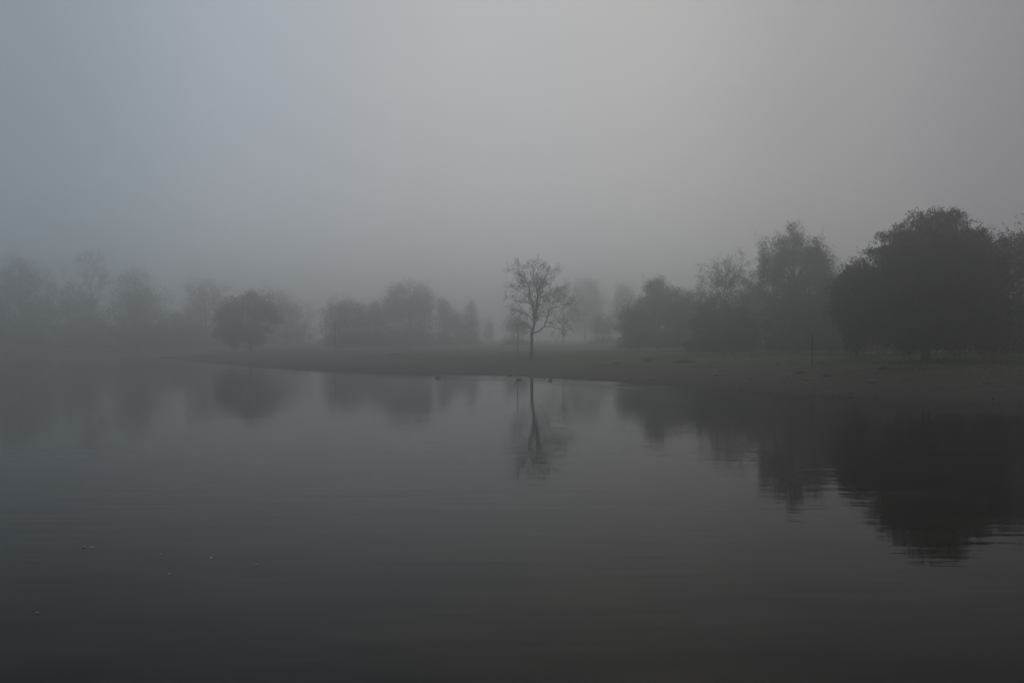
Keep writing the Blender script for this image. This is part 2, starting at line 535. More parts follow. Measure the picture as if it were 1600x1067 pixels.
def leafy_tree(name, label, px, d, lobes, n_leaves, leaf, seed, leafmat=None, barkmat=None, group=None, trunk_r=0.25,
               cat='tree', spray=0.3, clump_r=0.55, multi=1, base_px=None, tight=2.4, skirt=0.0):
    """trunk with limbs that carry an uneven crown; lobes are (px, py, rx, ry) of the crown's masses at distance d"""
    g = np.random.default_rng(seed)
    nclump = n_leaves / 34
    if d > 90:
        clump_r = max(clump_r, 0.0062 * d)
        spray *= 0.3
        leaf *= 0.74
        n_leaves = int(n_leaves * 1.95)
    x, y = at(px if base_px is None else base_px, d)
    z0 = tz(x, y) - 0.06
    root = empty(name, (x, y, z0))
    tag(root, label, cat, group)
    o = np.array([x, y, z0])
    k = d / F
    ell = []
    if skirt:       # boughs that reach down to the ground
        foot = HOR + (EYE - z0) / k
        lobes = list(lobes) + [(cx + g.uniform(-3, 3), foot - skirt * 0.8, rx * 0.95, skirt) for (cx, cy, rx, ry) in lobes if cy + ry > foot - 70]
    for (cx, cy, rx, ry) in lobes:
        lx, _ = at(cx, d)
        dep = g.uniform(-0.35, 0.35) * rx * k
        ell.append((np.array([lx, y + dep, zat(cy, d)]), np.array([rx * k, rx * k * 0.85, ry * k])))
    w = np.array([(e[1][0] * e[1][2]) for e in ell])
    w = w / w.sum()
    top = max(e[0][2] + e[1][2] for e in ell)
    tb = Tubes()
    stems = []
    for s_ in range(multi):
        ox = 0 if multi == 1 else g.normal() * 0.25
        zt = z0 + (top - z0) * g.uniform(0.6, 0.75)
        P, rr = trunk_line(x + ox, y + ox * 0.5, z0, zt, trunk_r, trunk_r * 0.25, g, 8, ((ell[0][0][0] - x) * 0.8, 0), 0.06)
        tb.add(P, rr, 8)
        stems.append(P)
    clumps, crad = [], []
    nc = max(24, int(nclump))
    for (c, rv), wi in zip(ell, w):
        m = max(6, int(nc * wi))
        u = g.normal(size=(m, 3))
        u /= np.linalg.norm(u, axis=1, keepdims=True)
        r = g.uniform(0.05, 1, m) ** (1 / tight)
        # lumpy outline: the reach varies with direction
        ph = g.uniform(0, 6.28, 4)
        reach = 1 + 0.10 * np.sin(u[:, 0] * 6 + ph[0]) + 0.10 * np.sin(u[:, 2] * 7 + ph[1]) + 0.07 * np.sin(u[:, 1] * 9 + ph[2])
        q = c + u * rv * (r * reach)[:, None] * 1.0
        clumps.append(q)
        crad.append(np.full(m, clump_r) * g.uniform(0.6, 1.25, m))
        # a limb to the lobe and a few boughs to its clumps
        st = stems[g.integers(len(stems))]
        zz = c[2] - rv[2] * 0.7
        j = int(np.clip(np.searchsorted(st[:, 2], zz), 1, len(st) - 2))
        s0 = st[j]
        mid = (s0 + c) / 2 + np.array([0, 0, rv[2] * 0.12])
        Lp = np.array([s0, mid, c, c + np.array([0, 0, rv[2] * 0.5])])
        tb.add(Lp, np.array([0.42, 0.32, 0.2, 0.08]) * trunk_r, 6)
        for q_ in q[g.permutation(m)[:min(m, 14)]]:
            a = c + (s0 - c) * g.uniform(0, 0.5)
            tb.add(np.array([a, (a + q_) / 2 + np.array([0, 0, 0.15]), q_]), np.array([0.14, 0.09, 0.03]) * trunk_r, 4)
    clumps = np.concatenate(clumps)
    crad = np.concatenate(crad)
    zmin = z0 + 0.35
    clumps[:, 2] = np.maximum(clumps[:, 2], zmin + 0.1)
    idx = g.integers(len(clumps), size=n_leaves)
    off = g.normal(size=(n_leaves, 3))
    off *= (g.uniform(0, 1, n_leaves) ** (1 / 3.0) / np.linalg.norm(off, axis=1))[:, None]
    P = clumps[idx] + off * (crad[idx] * 1.05)[:, None]
    # sprays: short runs of leaves that stick out of the outline
    ns = int(len(clumps) * spray)
    pick = g.permutation(len(clumps))[:ns]
    cc = clumps.mean(0)
    ex = []
    for i in pick:
        v = clumps[i] - cc
        v = v / (np.linalg.norm(v) + 1e-6) + g.normal(size=3) * 0.4
        v[2] += 0.2
        L = g.uniform(0.5, 1.5) * min(clump_r, 0.8) * 1.5
        tt = g.uniform(0.2, 1, 14)[:, None]
        ex.append(clumps[i] + v * tt * L + g.normal(size=(14, 3)) * 0.07)
    if ex:
        P = np.concatenate([P] + ex)
    P[:, 2] = np.where(P[:, 2] < zmin, zmin + g.uniform(0, 0.4, len(P)), P[:, 2])
    Vl, Fl = leaves_mesh(P, leaf, g)
    tb.build('trunk', barkmat or BARK, root, True, o)
    cr = mesh_np('crown', Vl, Fl, leafmat or LEAF_DARK, root, False, o)
    tag(cr, kind='stuff')
    return root


def willow(name, label, px, d, lobes, strands, seed, drops, leaf=0.17, base_px=None, trunk_r=0.3, lpm=8.0, fuzz=9000, group=None, rag=0.0):
    """weeping willow: arching limbs, a fluffy top and hanging strands of narrow leaves"""
    g = np.random.default_rng(seed)
    x, y = at(base_px or px, d)
    z0 = tz(x, y) - 0.06
    root = empty(name, (x, y, z0))
    tag(root, label, 'tree', group)
    o = np.array([x, y, z0])
    k = d / F
    tb = Tubes()
    ell = []
    for (cx, cy, rx, ry) in lobes:
        lx, _ = at(cx, d)
        ell.append((np.array([lx, y + g.uniform(-0.3, 0.3) * rx * k, zat(cy, d)]), np.array([rx * k, rx * k * 0.85, ry * k])))
    w = np.array([e[1][0] * e[1][2] for e in ell])
    w = w / w.sum()
    fork = z0 + 1.9
    P, rr = trunk_line(x, y, z0, fork, trunk_r, trunk_r * 0.8, g, 6, (0.05, 0), 0.03)
    tb.add(P, rr, 10)
    tops = []
    for c, rv in ell:
        for q in range(4):
            e = c + np.array([g.uniform(-0.7, 0.7) * rv[0], g.uniform(-0.7, 0.7) * rv[1], rv[2] * g.uniform(0.35, 0.8)])
            s0 = P[-1] + np.array([0, 0, -0.05 - 0.2 * g.random()])
            m1 = s0 + (e - s0) * np.array([0.3, 0.3, 0.5])
            m2 = s0 + (e - s0) * np.array([0.7, 0.7, 0.9])
            L = np.array([s0, m1, m2, e, e + (e - m2) * np.array([0.8, 0.8, -0.4])])
            tb.add(L, np.array([0.5, 0.36, 0.22, 0.1, 0.04]) * trunk_r, 6)
    sb = Tubes()
    LP, LD = [], []
    for c, rv, m in [(e[0], e[1], max(6, int(strands * wi))) for e, wi in zip(ell, w)]:
        th = g.uniform(0, 2 * math.pi, m)
        rr_ = np.sqrt(g.uniform(0, 1, m)) * (1 + 0.05 * np.sin(th * 5 + seed))
        rr_ = rr_ * (1 + rag * 0.022 * g.normal(size=m))
        for a, r in zip(th, rr_):
            h_ = math.sqrt(max(0.0, 1 - min(r, 1) ** 2))
            zt = c[2] + rv[2] * h_ * g.uniform(0.6, 1.0)
            s0 = np.array([c[0] + rv[0] * r * math.cos(a), c[1] + rv[1] * r * math.sin(a), zt])
            pxx = 800 + s0[0] / s0[1] * F
            low = zat(np.interp(pxx, drops[0], drops[1]) + g.normal() * min(rag, 4.0), d)
            gz_ = tz(s0[0], s0[1])
            if g.random() < 0.45:
                ze = low + g.uniform(0, 0.5)
            else:
                ze = low + (zt - low) * g.uniform(0.03, 0.8)
            ze = max(ze, gz_ + g.uniform(0.12, 0.5))
            if ze > zt - 0.4:
                ze = zt - 0.5
            ox, oy = math.cos(a) * 0.16 * r, math.sin(a) * 0.16 * r
            n = 6
            f = np.linspace(0, 1, n)
            sway = g.normal(size=2) * 0.06
            Q = np.stack([s0[0] + ox * (1 - (1 - f) ** 3) * 1.8 + sway[0] * f, s0[1] + oy * (1 - (1 - f) ** 3) * 1.8 + sway[1] * f,
                          zt + 0.12 * np.sin(f * math.pi) * (f < 0.5) - (zt - ze) * f ** 1.15], 1)
            sb.add(Q, np.linspace(0.010, 0.005, n), 3)
            nl = int((zt - ze) * lpm)
            u = g.uniform(0, 1, nl) * (n - 1)
            i = np.minimum(u.astype(int), n - 2)
            pp = Q[i] + (Q[i + 1] - Q[i]) * (u - i)[:, None] + g.normal(size=(nl, 3)) * 0.075
            LP.append(pp)
            dd = g.normal(size=(nl, 3)) * 0.45
            dd[:, 2] -= 1.0
            LD.append(dd)
    # fluffy upper boughs and sprigs that break the outline
    for (c, rv), wf in zip(ell, np.sqrt(w) / np.sqrt(w).sum()):
        m = int(fuzz * wf / 30)
        u = g.normal(size=(m, 3))
        u /= np.linalg.norm(u, axis=1, keepdims=True)
        u[:, 2] = np.abs(u[:, 2]) * 1.1 - 0.25
        ctr = c + u * rv * g.uniform(0.55, 1.03 + rag * 0.018, m)[:, None]
        for q in ctr:
            n_ = 30
            dirv = np.array([q[0] - c[0], q[1] - c[1], 0.0])
            dirv = dirv / (np.linalg.norm(dirv) + 1e-6) * g.uniform(0.1, 1.0)
            f = g.uniform(0, 1, n_)[:, None]
            arch = q + dirv * f + np.array([0, 0, 1.0]) * (0.35 * np.sin(f * 2.6) - 0.25 * f) * g.uniform(0.3, 1.9) + g.normal(size=(n_, 3)) * 0.09
            LP.append(arch)
            LD.append(g.normal(size=(n_, 3)) + np.array([0, 0, -0.5]))
    LP = np.concatenate(LP)
    LD = np.concatenate(LD)
    Vl, Fl = leaves_mesh(LP, leaf, g, D=LD, aspect=0.36)
    tb.build('trunk', BARK_GREEN, root, True, o)
    tag(sb.build('strands', BARK_GREEN, root, False, o), kind='stuff')
    cr = mesh_np('crown', Vl, Fl, LEAF_WILLOW, root, False, o)
    tag(cr, kind='stuff')
    return root


def bare_tree(name, label, px, d, top_py, half_px, seed, trunk_r=0.2, first=0.35, group=None, dens=1.0, nl=9, bush=0.0, lean=0, minr=0.012):
    g = np.random.default_rng(seed)
    x, y = at(px, d)
    z0 = tz(x, y) - 0.06
    root = empty(name, (x, y, z0))
    tag(root, label, 'tree', group)
    o = np.array([x, y, z0])
    H = zat(top_py, d) - z0
    W = half_px * d / F
    tb = Tubes()
    P, rr = trunk_line(x, y, z0, z0 + H * 0.8, trunk_r, trunk_r * 0.22, g, 9, (lean, 0), 0.08)
    tb.add(P, rr, 8)
    br = Tubes()
    tips = []
    for q in range(nl):
        f = first + (0.98 - first) * (q + g.uniform(0, 0.8)) / nl
        f = min(f, 0.99)
        i = min(int(f * 8), 7)
        s0 = P[i] + (P[i + 1] - P[i]) * (f * 8 - i)
        a = q * 2.4 + g.uniform(-0.4, 0.4)
        reach = W * (1.05 - 0.45 * abs(f - 0.5) * 2) * g.uniform(0.7, 1.05)
        up = reach * g.uniform(0.5, 1.1) + H * 0.12 * f
        v = np.array([math.cos(a) * reach, math.sin(a) * reach, up])
        L = np.linalg.norm(v)
        Q = wander(s0, v, L, 6, g, 0.13, 0.05)
        rq = np.linspace(trunk_r * 0.36, trunk_r * 0.08, 7)
        br.add(Q, rq, 5)
        twigs(br, Q, rq, g, 0, 2, dens, L * 0.45, minr, tips)
    tb.build('trunk', BARK, root, True, o)
    tag(br.build('branches', BARK, root, False, o), kind='stuff')
    if bush:
        T = np.concatenate(tips)
        n = int(bush)
        pp = T[g.integers(len(T), size=n)] + g.normal(size=(n, 3)) * 0.12
        Vl, Fl = leaves_mesh(pp, 0.11, g)
        tag(mesh_np('crown', Vl, Fl, LEAF_RUST, root, False, o), kind='stuff')
    return root


# ---- the lone bare tree on the meadow (limbs follow its real forks)
def lone_tree():
    g = np.random.default_rng(21)
    d = 93.0
    k = d / F
    x, y = at(830, d)
    z0 = tz(x, y) - 0.05
    lift = z0 - zat(557, d)
    root = empty('bare_tree', (x, y, z0))
    tag(root, 'lone bare tree with forked trunk standing alone on the meadow behind the beach', 'tree')
    o = np.array([x, y, z0])

    def line(pts, side=0.0):
        n = len(pts)
        Q = []
        for i, (px, py, r) in enumerate(pts):
            if py < 520:
                px, py = 834 + (px - 831) * 0.93, 520 - (520 - py) * 0.94
            X, _ = at(px, d)
            yy = y + side * (abs(px - 831) * 0.75 * k) * (0.4 + 0.6 * i / max(1, n - 1)) + g.normal() * 0.08
            Q.append((X, yy, zat(py, d) + lift * max(0, 1 - (557 - py) / 60.0)))
        Q = np.array(Q)
        rad = np.array([p[2] for p in pts]) * k * 0.76
        # refine
        u = np.linspace(0, n - 1, (n - 1) * 3 + 1)
        Q2 = np.stack([np.interp(u, np.arange(n), Q[:, c]) for c in range(3)], 1)
        Q2[1:-1] += g.normal(size=(len(u) - 2, 3)) * 0.035
        return Q2, np.interp(u, np.arange(n), rad)

    tr = Tubes()
    T, tr_r = line([(829.5, 558, 4.6), (830, 553, 3.6), (830.5, 540, 3.1), (831, 520, 2.8), (831.5, 505, 2.5), (834, 488, 2.1), (837, 470, 1.75), (838, 458, 1.4)])
    tr.add(T, tr_r, 9)
    br = Tubes()
    limbs = [
        ([(831, 503, 1.9), (830, 478, 1.4), (827, 462, 1.2), (823, 443, 1.0), (818, 431, .8), (813, 418, .55), (810, 408, .3)], 0.5),
        ([(838, 459, 1.2), (845, 450, 1.0), (848, 438, .85), (851, 425, .65), (858, 411, .35)], -0.5),
        ([(838, 460, 1.1), (834, 442, .95), (832, 425, .7), (829, 408, .35)], 0.3),
        ([(840, 462, .9), (850, 458, .75), (862, 457, .6), (872, 451, .45), (881, 447, .3)], 0.6),
        ([(832, 520, 1.7), (841, 514, 1.4), (849, 508, 1.2), (853, 496, 1.0), (856, 485, .9), (864, 478, .7), (875, 475, .5), (889, 472, .3)], -0.4),
        ([(856, 485, .8), (860, 473, .65), (868, 464, .5), (879, 461, .3)], 0.4),
        ([(831, 518, 1.1), (824, 508, .9), (815, 503, .6), (804, 499, .35)], 0.6),
        ([(830, 476, .95), (819, 469, .75), (807, 469, .55), (796, 465, .3)], -0.5),
        ([(823, 446, .8), (813, 441, .6), (803, 447, .4), (797, 452, .25)], 0.5),
        ([(818, 431, .7), (807, 423, .5), (797, 413, .3)], -0.4),
        ([(850, 508, .9), (863, 509, .65), (878, 511, .45), (890, 505, .25)], 0.5),
        ([(831, 500, 1.0), (821, 491, .75), (809, 487, .5), (801, 480, .3)], 0.3),
        ([(848, 438, .7), (856, 431, .5), (866, 425, .3)], 0.5),
        ([(836, 475, .9), (846, 470, .7), (856, 462, .5), (862, 447, .3)], -0.7),
        ([(826, 458, .8), (818, 452, .6), (812, 440, .4), (804, 432, .25)], 0.8),
        ([(832, 428, .6), (838, 418, .45), (843, 407, .3)], -0.6),
        ([(834, 490, 1.0), (838, 478, .8), (842, 462, .6), (843, 440, .4), (845, 420, .3)], 1.5),
        ([(833, 495, 1.0), (829, 480, .8), (824, 470, .6), (822, 455, .4)], -1.8),
    ]
    for pts, side in limbs:
        Q, rr = line(pts, side)
        br.add(Q, rr, 5)
        twigs(br, Q, rr * 0.62, g, 0, 2, 4.3, 1.0, 0.009, None, 0.03)
    # limbs towards and away from the camera
    for q in range(7):
        a = R(90) * (1 if q % 2 else -1) + g.uniform(-0.7, 0.7)
        i = g.integers(9, len(T) - 1)
        Q = wander(T[i], (math.cos(a), math.sin(a), 0.9), g.uniform(2.0, 3.2), 6, g, 0.14, 0.04)
        rq = np.linspace(0.042, 0.014, 7)
        br.add(Q, rq, 5)
        twigs(br, Q, rq, g, 0, 2, 3.4, 0.9, 0.011, None, 0.03)
    tr.build('trunk', BARK, root, True, o)
    tag(br.build('branches', BARK, root, False, o), kind='stuff')
    return root


lone_tree()

# ---- right bank
willow('weeping_willow', 'broad dark weeping willow with hanging strands nearly touching the right bank', 1447, 61.5,
       [(1428, 424, 54, 72), (1468, 406, 58, 74), (1532, 444, 41, 78), (1404, 438, 36, 62), (1456, 476, 92, 66), (1382, 476, 28, 48), (1443, 352, 20, 17), (1480, 346, 22, 17),
        (1402, 374, 20, 18), (1552, 390, 20, 20), (1378, 402, 16, 18), (1522, 374, 18, 16), (1566, 440, 10, 60)], 1700, 3,
       ([1300, 1350, 1360, 1398, 1404, 1424, 1430, 1440, 1456, 1474, 1482, 1500, 1508, 1520, 1530, 1566, 1580], [526, 534, 540, 540, 554, 556, 552, 552, 550, 548, 556, 557, 550, 549, 557, 557, 546]),
       trunk_r=0.32, lpm=13, fuzz=30000, rag=8.0)
willow('weeping_willow', 'narrow dark willow tucked against the left flank of the broad willow', 1338, 66,
       [(1336, 456, 28, 48), (1348, 444, 18, 40), (1328, 484, 20, 50)], 420, 5,
       ([1300, 1318, 1326, 1345, 1352, 1400], [500, 520, 552, 550, 528, 530]), trunk_r=0.14, lpm=13, fuzz=8000, rag=8.0)
leafy_tree('leafy_tree', 'leafy tree cut off by the frame edge beside the broad willow', 1612, 66,
           [(1606, 400, 36, 38), (1622, 455, 52, 70), (1650, 390, 50, 60), (1600, 500, 34, 36)], 51000, 0.16, 11, LEAF_DARK, trunk_r=0.28, clump_r=0.5, skirt=26)
# tall clustered tree behind
leafy_tree('poplar_tree', 'tall tree of clustered upright plumes rising left of the broad willow', 1245, 98,
           [(1238, 388, 20, 38), (1212, 415, 16, 42), (1193, 420, 10, 48), (1266, 405, 15, 36), (1286, 420, 18, 42), (1245, 460, 60, 60), (1250, 500, 62, 42), (1225, 395, 10, 26), (1278, 398, 8, 28)],
           51000, 0.22, 12, LEAF_DARK, trunk_r=0.35, clump_r=0.42, spray=0.3, tight=2.0, skirt=26)
bare_tree('bare_tree', 'bare crooked tree poking above the dark grove left of the plumed tree', 1132, 116, 410, 34, 8, 0.16, 0.62, dens=2.4, nl=17, minr=0.016)
leafy_tree('leafy_tree', 'rounded dark tree between the bare crooked tree and the plumed tree', 1170, 112,
           [(1168, 462, 26, 34), (1184, 490, 36, 46), (1148, 490, 28, 42)], 20400, 0.24, 13, LEAF_DARK, clump_r=0.5, skirt=22)
leafy_tree('leafy_tree', 'flat topped tree in the grove just left of the bare crooked tree', 1085, 124,
           [(1068, 472, 22, 24), (1097, 466, 24, 24), (1086, 505, 44, 38), (1116, 494, 26, 32), (1060, 495, 26, 34)], 23800, 0.25, 14, LEAF_OLIVE, clump_r=0.55, skirt=20)
leafy_tree('leafy_tree', 'rounded tree with a knob top near the left end of the right grove', 1030, 130,
           [(1027, 455, 17, 20), (1020, 478, 26, 30), (1045, 486, 30, 38), (1006, 498, 24, 32)], 23800, 0.26, 15, LEAF_DARK, clump_r=0.55, skirt=18)
leafy_tree('bush', 'low rounded bush forming the left end of the right grove', 984, 124,
           [(984, 502, 20, 28), (996, 510, 22, 28)], 10200, 0.24, 16, LEAF_DARK, cat='bush', trunk_r=0.12, clump_r=0.5, multi=3, skirt=16)
leafy_tree('leafy_tree', 'low spreading tree filling the grove under the bare crooked tree', 1130, 97,
           [(1130, 500, 40, 34), (1106, 508, 34, 32), (1160, 508, 36, 34)], 17000, 0.25, 17, LEAF_DARK, clump_r=0.5, trunk_r=0.16, skirt=18)
leafy_tree('leafy_tree', 'low leafy tree between the plumed tree and the narrow willow', 1300, 94,
           [(1298, 470, 26, 46), (1312, 490, 34, 52), (1285, 505, 30, 36)], 20400, 0.22, 18, LEAF_DARK, clump_r=0.5, skirt=26)

leafy_tree('bush', 'added dark bush closing the bright gap between the two right bank willows', 1376, 84,
           [(1366, 512, 28, 30), (1392, 516, 28, 28), (1345, 518, 22, 26)], 14000, 0.2, 61, LEAF_DARK, cat='bush', trunk_r=0.12, clump_r=0.5, multi=3, skirt=22)  # added bush: blocks bright fog under the strands and in their reflection
leafy_tree('bush', 'added dark bush filling bright gaps behind the right half of the broad willow', 1490, 82,
           [(1440, 518, 34, 24), (1490, 512, 40, 30), (1535, 514, 40, 30), (1575, 505, 34, 40)], 18000, 0.2, 62, LEAF_DARK, cat='bush', trunk_r=0.12, clump_r=0.5, multi=3, skirt=24)  # added too, keeps the gaps below the broad crown and their reflection dark

# ---- behind the lone tree
bare_tree('bare_tree', 'faint spreading bare tree on the meadow just right of the lone tree', 880, 195, 448, 32, 31, 0.15, 0.22, dens=1.3, nl=18, bush=9000, minr=0.018)
leafy_tree('leafy_tree', 'small faint rounded tree just left of the lone tree trunk', 803, 175,
           [(802, 508, 15, 16), (815, 512, 14, 15)], 6120, 0.24, 32, LEAF_OLIVE, trunk_r=0.13, clump_r=0.45, skirt=8)
leafy_tree('leafy_tree', 'small faint rounded tree midway between lone tree and right grove', 942, 190,
           [(942, 507, 15, 14), (934, 514, 11, 11), (951, 515, 10, 11)], 6120, 0.26, 33, LEAF_OLIVE, trunk_r=0.14, clump_r=0.45, skirt=7)
leafy_tree('tall_tree', 'very faint tall tree in the fog beyond the small meadow tree', 915, 270,
           [(908, 458, 13, 24), (922, 450, 10, 20), (931, 476, 14, 26), (914, 492, 28, 34), (897, 488, 12, 24)], 12500, 0.42, 34, LEAF_OLIVE, trunk_r=0.3, clump_r=0.9)
leafy_tree('tall_tree', 'very faint tall tree in the fog behind the left end of the right grove', 976, 260,
           [(970, 466, 10, 22), (982, 474, 12, 22), (974, 496, 24, 30)], 10200, 0.42, 35, LEAF_OLIVE, trunk_r=0.3, clump_r=0.9)

# ---- centre left group
leafy_tree('leafy_tree', 'big round domed tree, tallest in the misty group left of the lone tree', 640, 192,
           [(640, 468, 36, 32), (620, 478, 26, 30), (662, 480, 26, 32), (640, 508, 46, 30)], 27200, 0.30, 41, LEAF_DARK, trunk_r=0.35, clump_r=0.7, skirt=14)
leafy_tree('leafy_tree', 'wide misty tree with straight left edge at the left end of the central group', 530, 176,
           [(528, 492, 27, 24), (548, 488, 24, 20), (530, 515, 32, 22)], 17000, 0.27, 42, LEAF_DARK, trunk_r=0.25, clump_r=0.6, skirt=14)
leafy_tree('leafy_tree', 'low flat topped misty tree joining the domed tree on its left', 578, 184,
           [(572, 490, 24, 20), (598, 492, 24, 22), (582, 515, 36, 22)], 15300, 0.28, 43, LEAF_DARK, trunk_r=0.2, clump_r=0.6, skirt=13)
leafy_tree('leafy_tree', 'slim misty tree hugging the right side of the domed tree', 695, 198,
           [(693, 484, 11, 20), (698, 508, 17, 22)], 7650, 0.28, 44, LEAF_OLIVE, trunk_r=0.16, clump_r=0.5, skirt=12)
leafy_tree('spire_tree', 'narrow pointed misty tree at the right end of the central group', 737, 204,
           [(737, 480, 6, 15), (736, 497, 10, 18), (738, 515, 14, 18)], 6120, 0.26, 45, LEAF_RUST, trunk_r=0.16, clump_r=0.4, skirt=11)
leafy_tree('bush', 'low reddish bush between the slim tree and the pointed tree', 716, 196,
           [(714, 502, 12, 20), (722, 514, 15, 16)], 5100, 0.26, 46, LEAF_RUST, cat='bush', trunk_r=0.1, clump_r=0.45, multi=3, skirt=11)
leafy_tree('spire_tree', 'tiny very faint pointed tree in the gap left of the lone tree', 763, 280,
           [(763, 512, 4, 14), (763, 522, 6, 11)], 2550, 0.34, 47, LEAF_OLIVE, trunk_r=0.14, clump_r=0.4)

# ---- left bank
leafy_tree('weeping_willow', 'rounded grey willow standing on the spit of land', 388, 160,
           [(384, 488, 42, 28), (364, 500, 24, 32), (350, 505, 13, 24), (408, 482, 26, 22), (427, 494, 14, 17), (390, 472, 22, 14), (370, 520, 24, 20), (398, 520, 24, 19), (362, 526, 14, 14), (386, 530, 26, 12)],
           20000, 0.30, 51, LEAF_WILLOW, BARK_GREEN, trunk_r=0.3, base_px=392)
leafy_tree('leafy_tree', 'rounded pale tree in the fog behind the left side of the spit willow', 322, 226,
           [(320, 470, 32, 34), (305, 500, 28, 34), (342, 490, 34, 44)], 18700, 0.34, 52, LEAF_DARK, trunk_r=0.35, clump_r=0.8, skirt=18)
leafy_tree('leafy_tree', 'sloping pale tree in the fog right of the spit willow', 448, 232,
           [(440, 488, 30, 32), (462, 500, 30, 32), (420, 490, 30, 38)], 18700, 0.34, 53, LEAF_DARK, trunk_r=0.35, clump_r=0.8, skirt=18)
leafy_tree('leafy_tree', 'tall domed tree in blue fog at the lake far bank', 214, 216,
           [(214, 456, 30, 36), (200, 485, 30, 40), (232, 490, 30, 44), (214, 515, 48, 30)], 25500, 0.36, 54, LEAF_DARK, trunk_r=0.4, clump_r=0.85, skirt=20)
bare_tree('bare_tree', 'tall wispy bare tree in blue fog left of the domed far tree', 142, 238, 405, 38, 55, 0.26, 0.3, dens=0.9, nl=22, bush=16000, minr=0.03)
leafy_tree('poplar_tree', 'tallest blue grey tree dissolving in fog at the far left', 34, 218,
           [(30, 435, 30, 42), (12, 460, 34, 50), (58, 465, 30, 50), (36, 505, 60, 42)], 30600, 0.38, 56, LEAF_DARK, trunk_r=0.45, clump_r=0.9, skirt=22)
leafy_tree('leafy_tree', 'lower foggy tree below the tall wispy bare tree on the far bank', 110, 220,
           [(105, 485, 34, 40), (128, 500, 36, 38), (150, 510, 34, 32)], 18700, 0.36, 57, LEAF_DARK, trunk_r=0.3, clump_r=0.85, skirt=20)
leafy_tree('leafy_tree', 'foggy tree just outside the left end of the far bank group', -35, 218,
           [(-40, 450, 36, 50), (-60, 490, 50, 50), (-10, 500, 40, 40)], 22100, 0.38, 58, LEAF_DARK, trunk_r=0.4, clump_r=0.9, skirt=20)
leafy_tree('leafy_tree', 'low foggy tree bridging the domed far tree and the pale rounded tree', 265, 212,
           [(262, 515, 26, 30), (284, 515, 22, 28)], 10200, 0.34, 59, LEAF_DARK, trunk_r=0.2, clump_r=0.7, skirt=16)


# ------------------------------------------------------------------ posts
def post(name, label, cat, px, d, top_py, r, mat, cap=True, lean=(0, 0), group=None):
    x, y = at(px, d)
    z0 = tz(x, y) - 0.1
    if z0 < -0.15:
        z0 = -0.7
    root = empty(name, (x, y, z0))
    tag(root, label, cat, group)
    o = np.array([x, y, z0])
    zt = zat(top_py, d)
    f = np.linspace(0, 1, 6)
    P = np.stack([x + lean[0] * f, y + lean[1] * f, z0 + (zt - z0) * f], 1)
    tb = Tubes()
    tb.add(P, np.linspace(r * 1.1, r * 0.9, 6), 10)
    tb.build('shaft', mat, root, True, o)
    if cap:
        tc_ = Tubes()
        e = P[-1]
        tc_.add(np.array([e + (0, 0, -0.015), e + (0, 0, 0.01), e + (0, 0, 0.05), e + (0, 0, 0.075)]), [r * 1.0, r * 1.25, r * 1.1, r * 0.05], 10)
        tc_.build('cap', mat, root, True, o)
    return root


post('metal_pole', 'slim upright pole on the meadow close beside the lone tree', 'pole', 809, 94.5, 508, 0.04, METAL)
post('wooden_stake', 'single short stake in the grass left of the narrow willow', 'stake', 1269, 64, 524, 0.045, WOOD)
post('metal_pole', 'slim dark pole before the left end of the central tree group', 'pole', 523, 128, 501, 0.085, METAL)
post('water_stake', 'thin stick standing in the shallows near the beach', 'stick', 774, 74.5, 584, 0.03, WOOD, cap=False, lean=(0.03, 0.02))


# ------------------------------------------------------------------ ducks
def duck(px, d, label, heading, s=1.0):
    x, y = at(px, d)
    root = empty('duck', (x, y, 0))
    tag(root, label, 'duck', 'ducks swimming off the beach')
    root.rotation_euler = (0, 0, heading)
    root.scale = (s, s, s)

    def loft(name, stations, mat, par, sides=12):
        Vv, Ff = [], []
        for (cx, cz, ry, rz) in stations:
            for j in range(sides):
                a = 2 * math.pi * j / sides
                Vv.append((cx, ry * math.cos(a), cz + rz * math.sin(a)))
        m = len(stations)
        for i in range(m - 1):
            for j in range(sides):
                j2 = (j + 1) % sides
                Ff.append((i * sides + j, i * sides + j2, (i + 1) * sides + j2, (i + 1) * sides + j))
        return mesh_np(name, Vv, Ff, mat, par, True)
    # body: tail tip, back, breast, neck, head in one surface
    body = loft('body', [(-0.215, 0.085, 0.004, 0.004), (-0.19, 0.075, 0.035, 0.018), (-0.13, 0.045, 0.075, 0.055), (-0.04, 0.03, 0.095, 0.08),
                         (0.06, 0.03, 0.09, 0.082), (0.115, 0.045, 0.065, 0.07), (0.135, 0.085, 0.042, 0.045), (0.137, 0.125, 0.032, 0.03),
                         (0.15, 0.160, 0.036, 0.034), (0.178, 0.168, 0.036, 0.033), (0.203, 0.160, 0.020, 0.02), (0.207, 0.158, 0.004, 0.004)], DUCK, root)
    loft('bill', [(0.198, 0.157, 0.015, 0.012), (0.225, 0.150, 0.014, 0.008), (0.25, 0.147, 0.012, 0.005), (0.253, 0.147, 0.001, 0.001)], BILL, root, 8)
    for sd in (-1, 1):
        w = loft('wing', [(0.055, 0.06, 0.004, 0.01), (0.02, 0.065, 0.018, 0.035), (-0.06, 0.07, 0.018, 0.036), (-0.14, 0.085, 0.012, 0.018), (-0.20, 0.095, 0.002, 0.003)], DUCK_WING, root, 8)
        w.location = (0, sd * 0.082, 0)
        w.rotation_euler = (0, 0, sd * R(-8))
        e = loft('eye', [(0.176, 0.176, 0.001, 0.001), (0.179, 0.176, 0.005, 0.005), (0.184, 0.176, 0.005, 0.005), (0.187, 0.176, 0.001, 0.001)], BILL, root, 6)
        e.location = (0, sd * 0.033, 0)
    return root


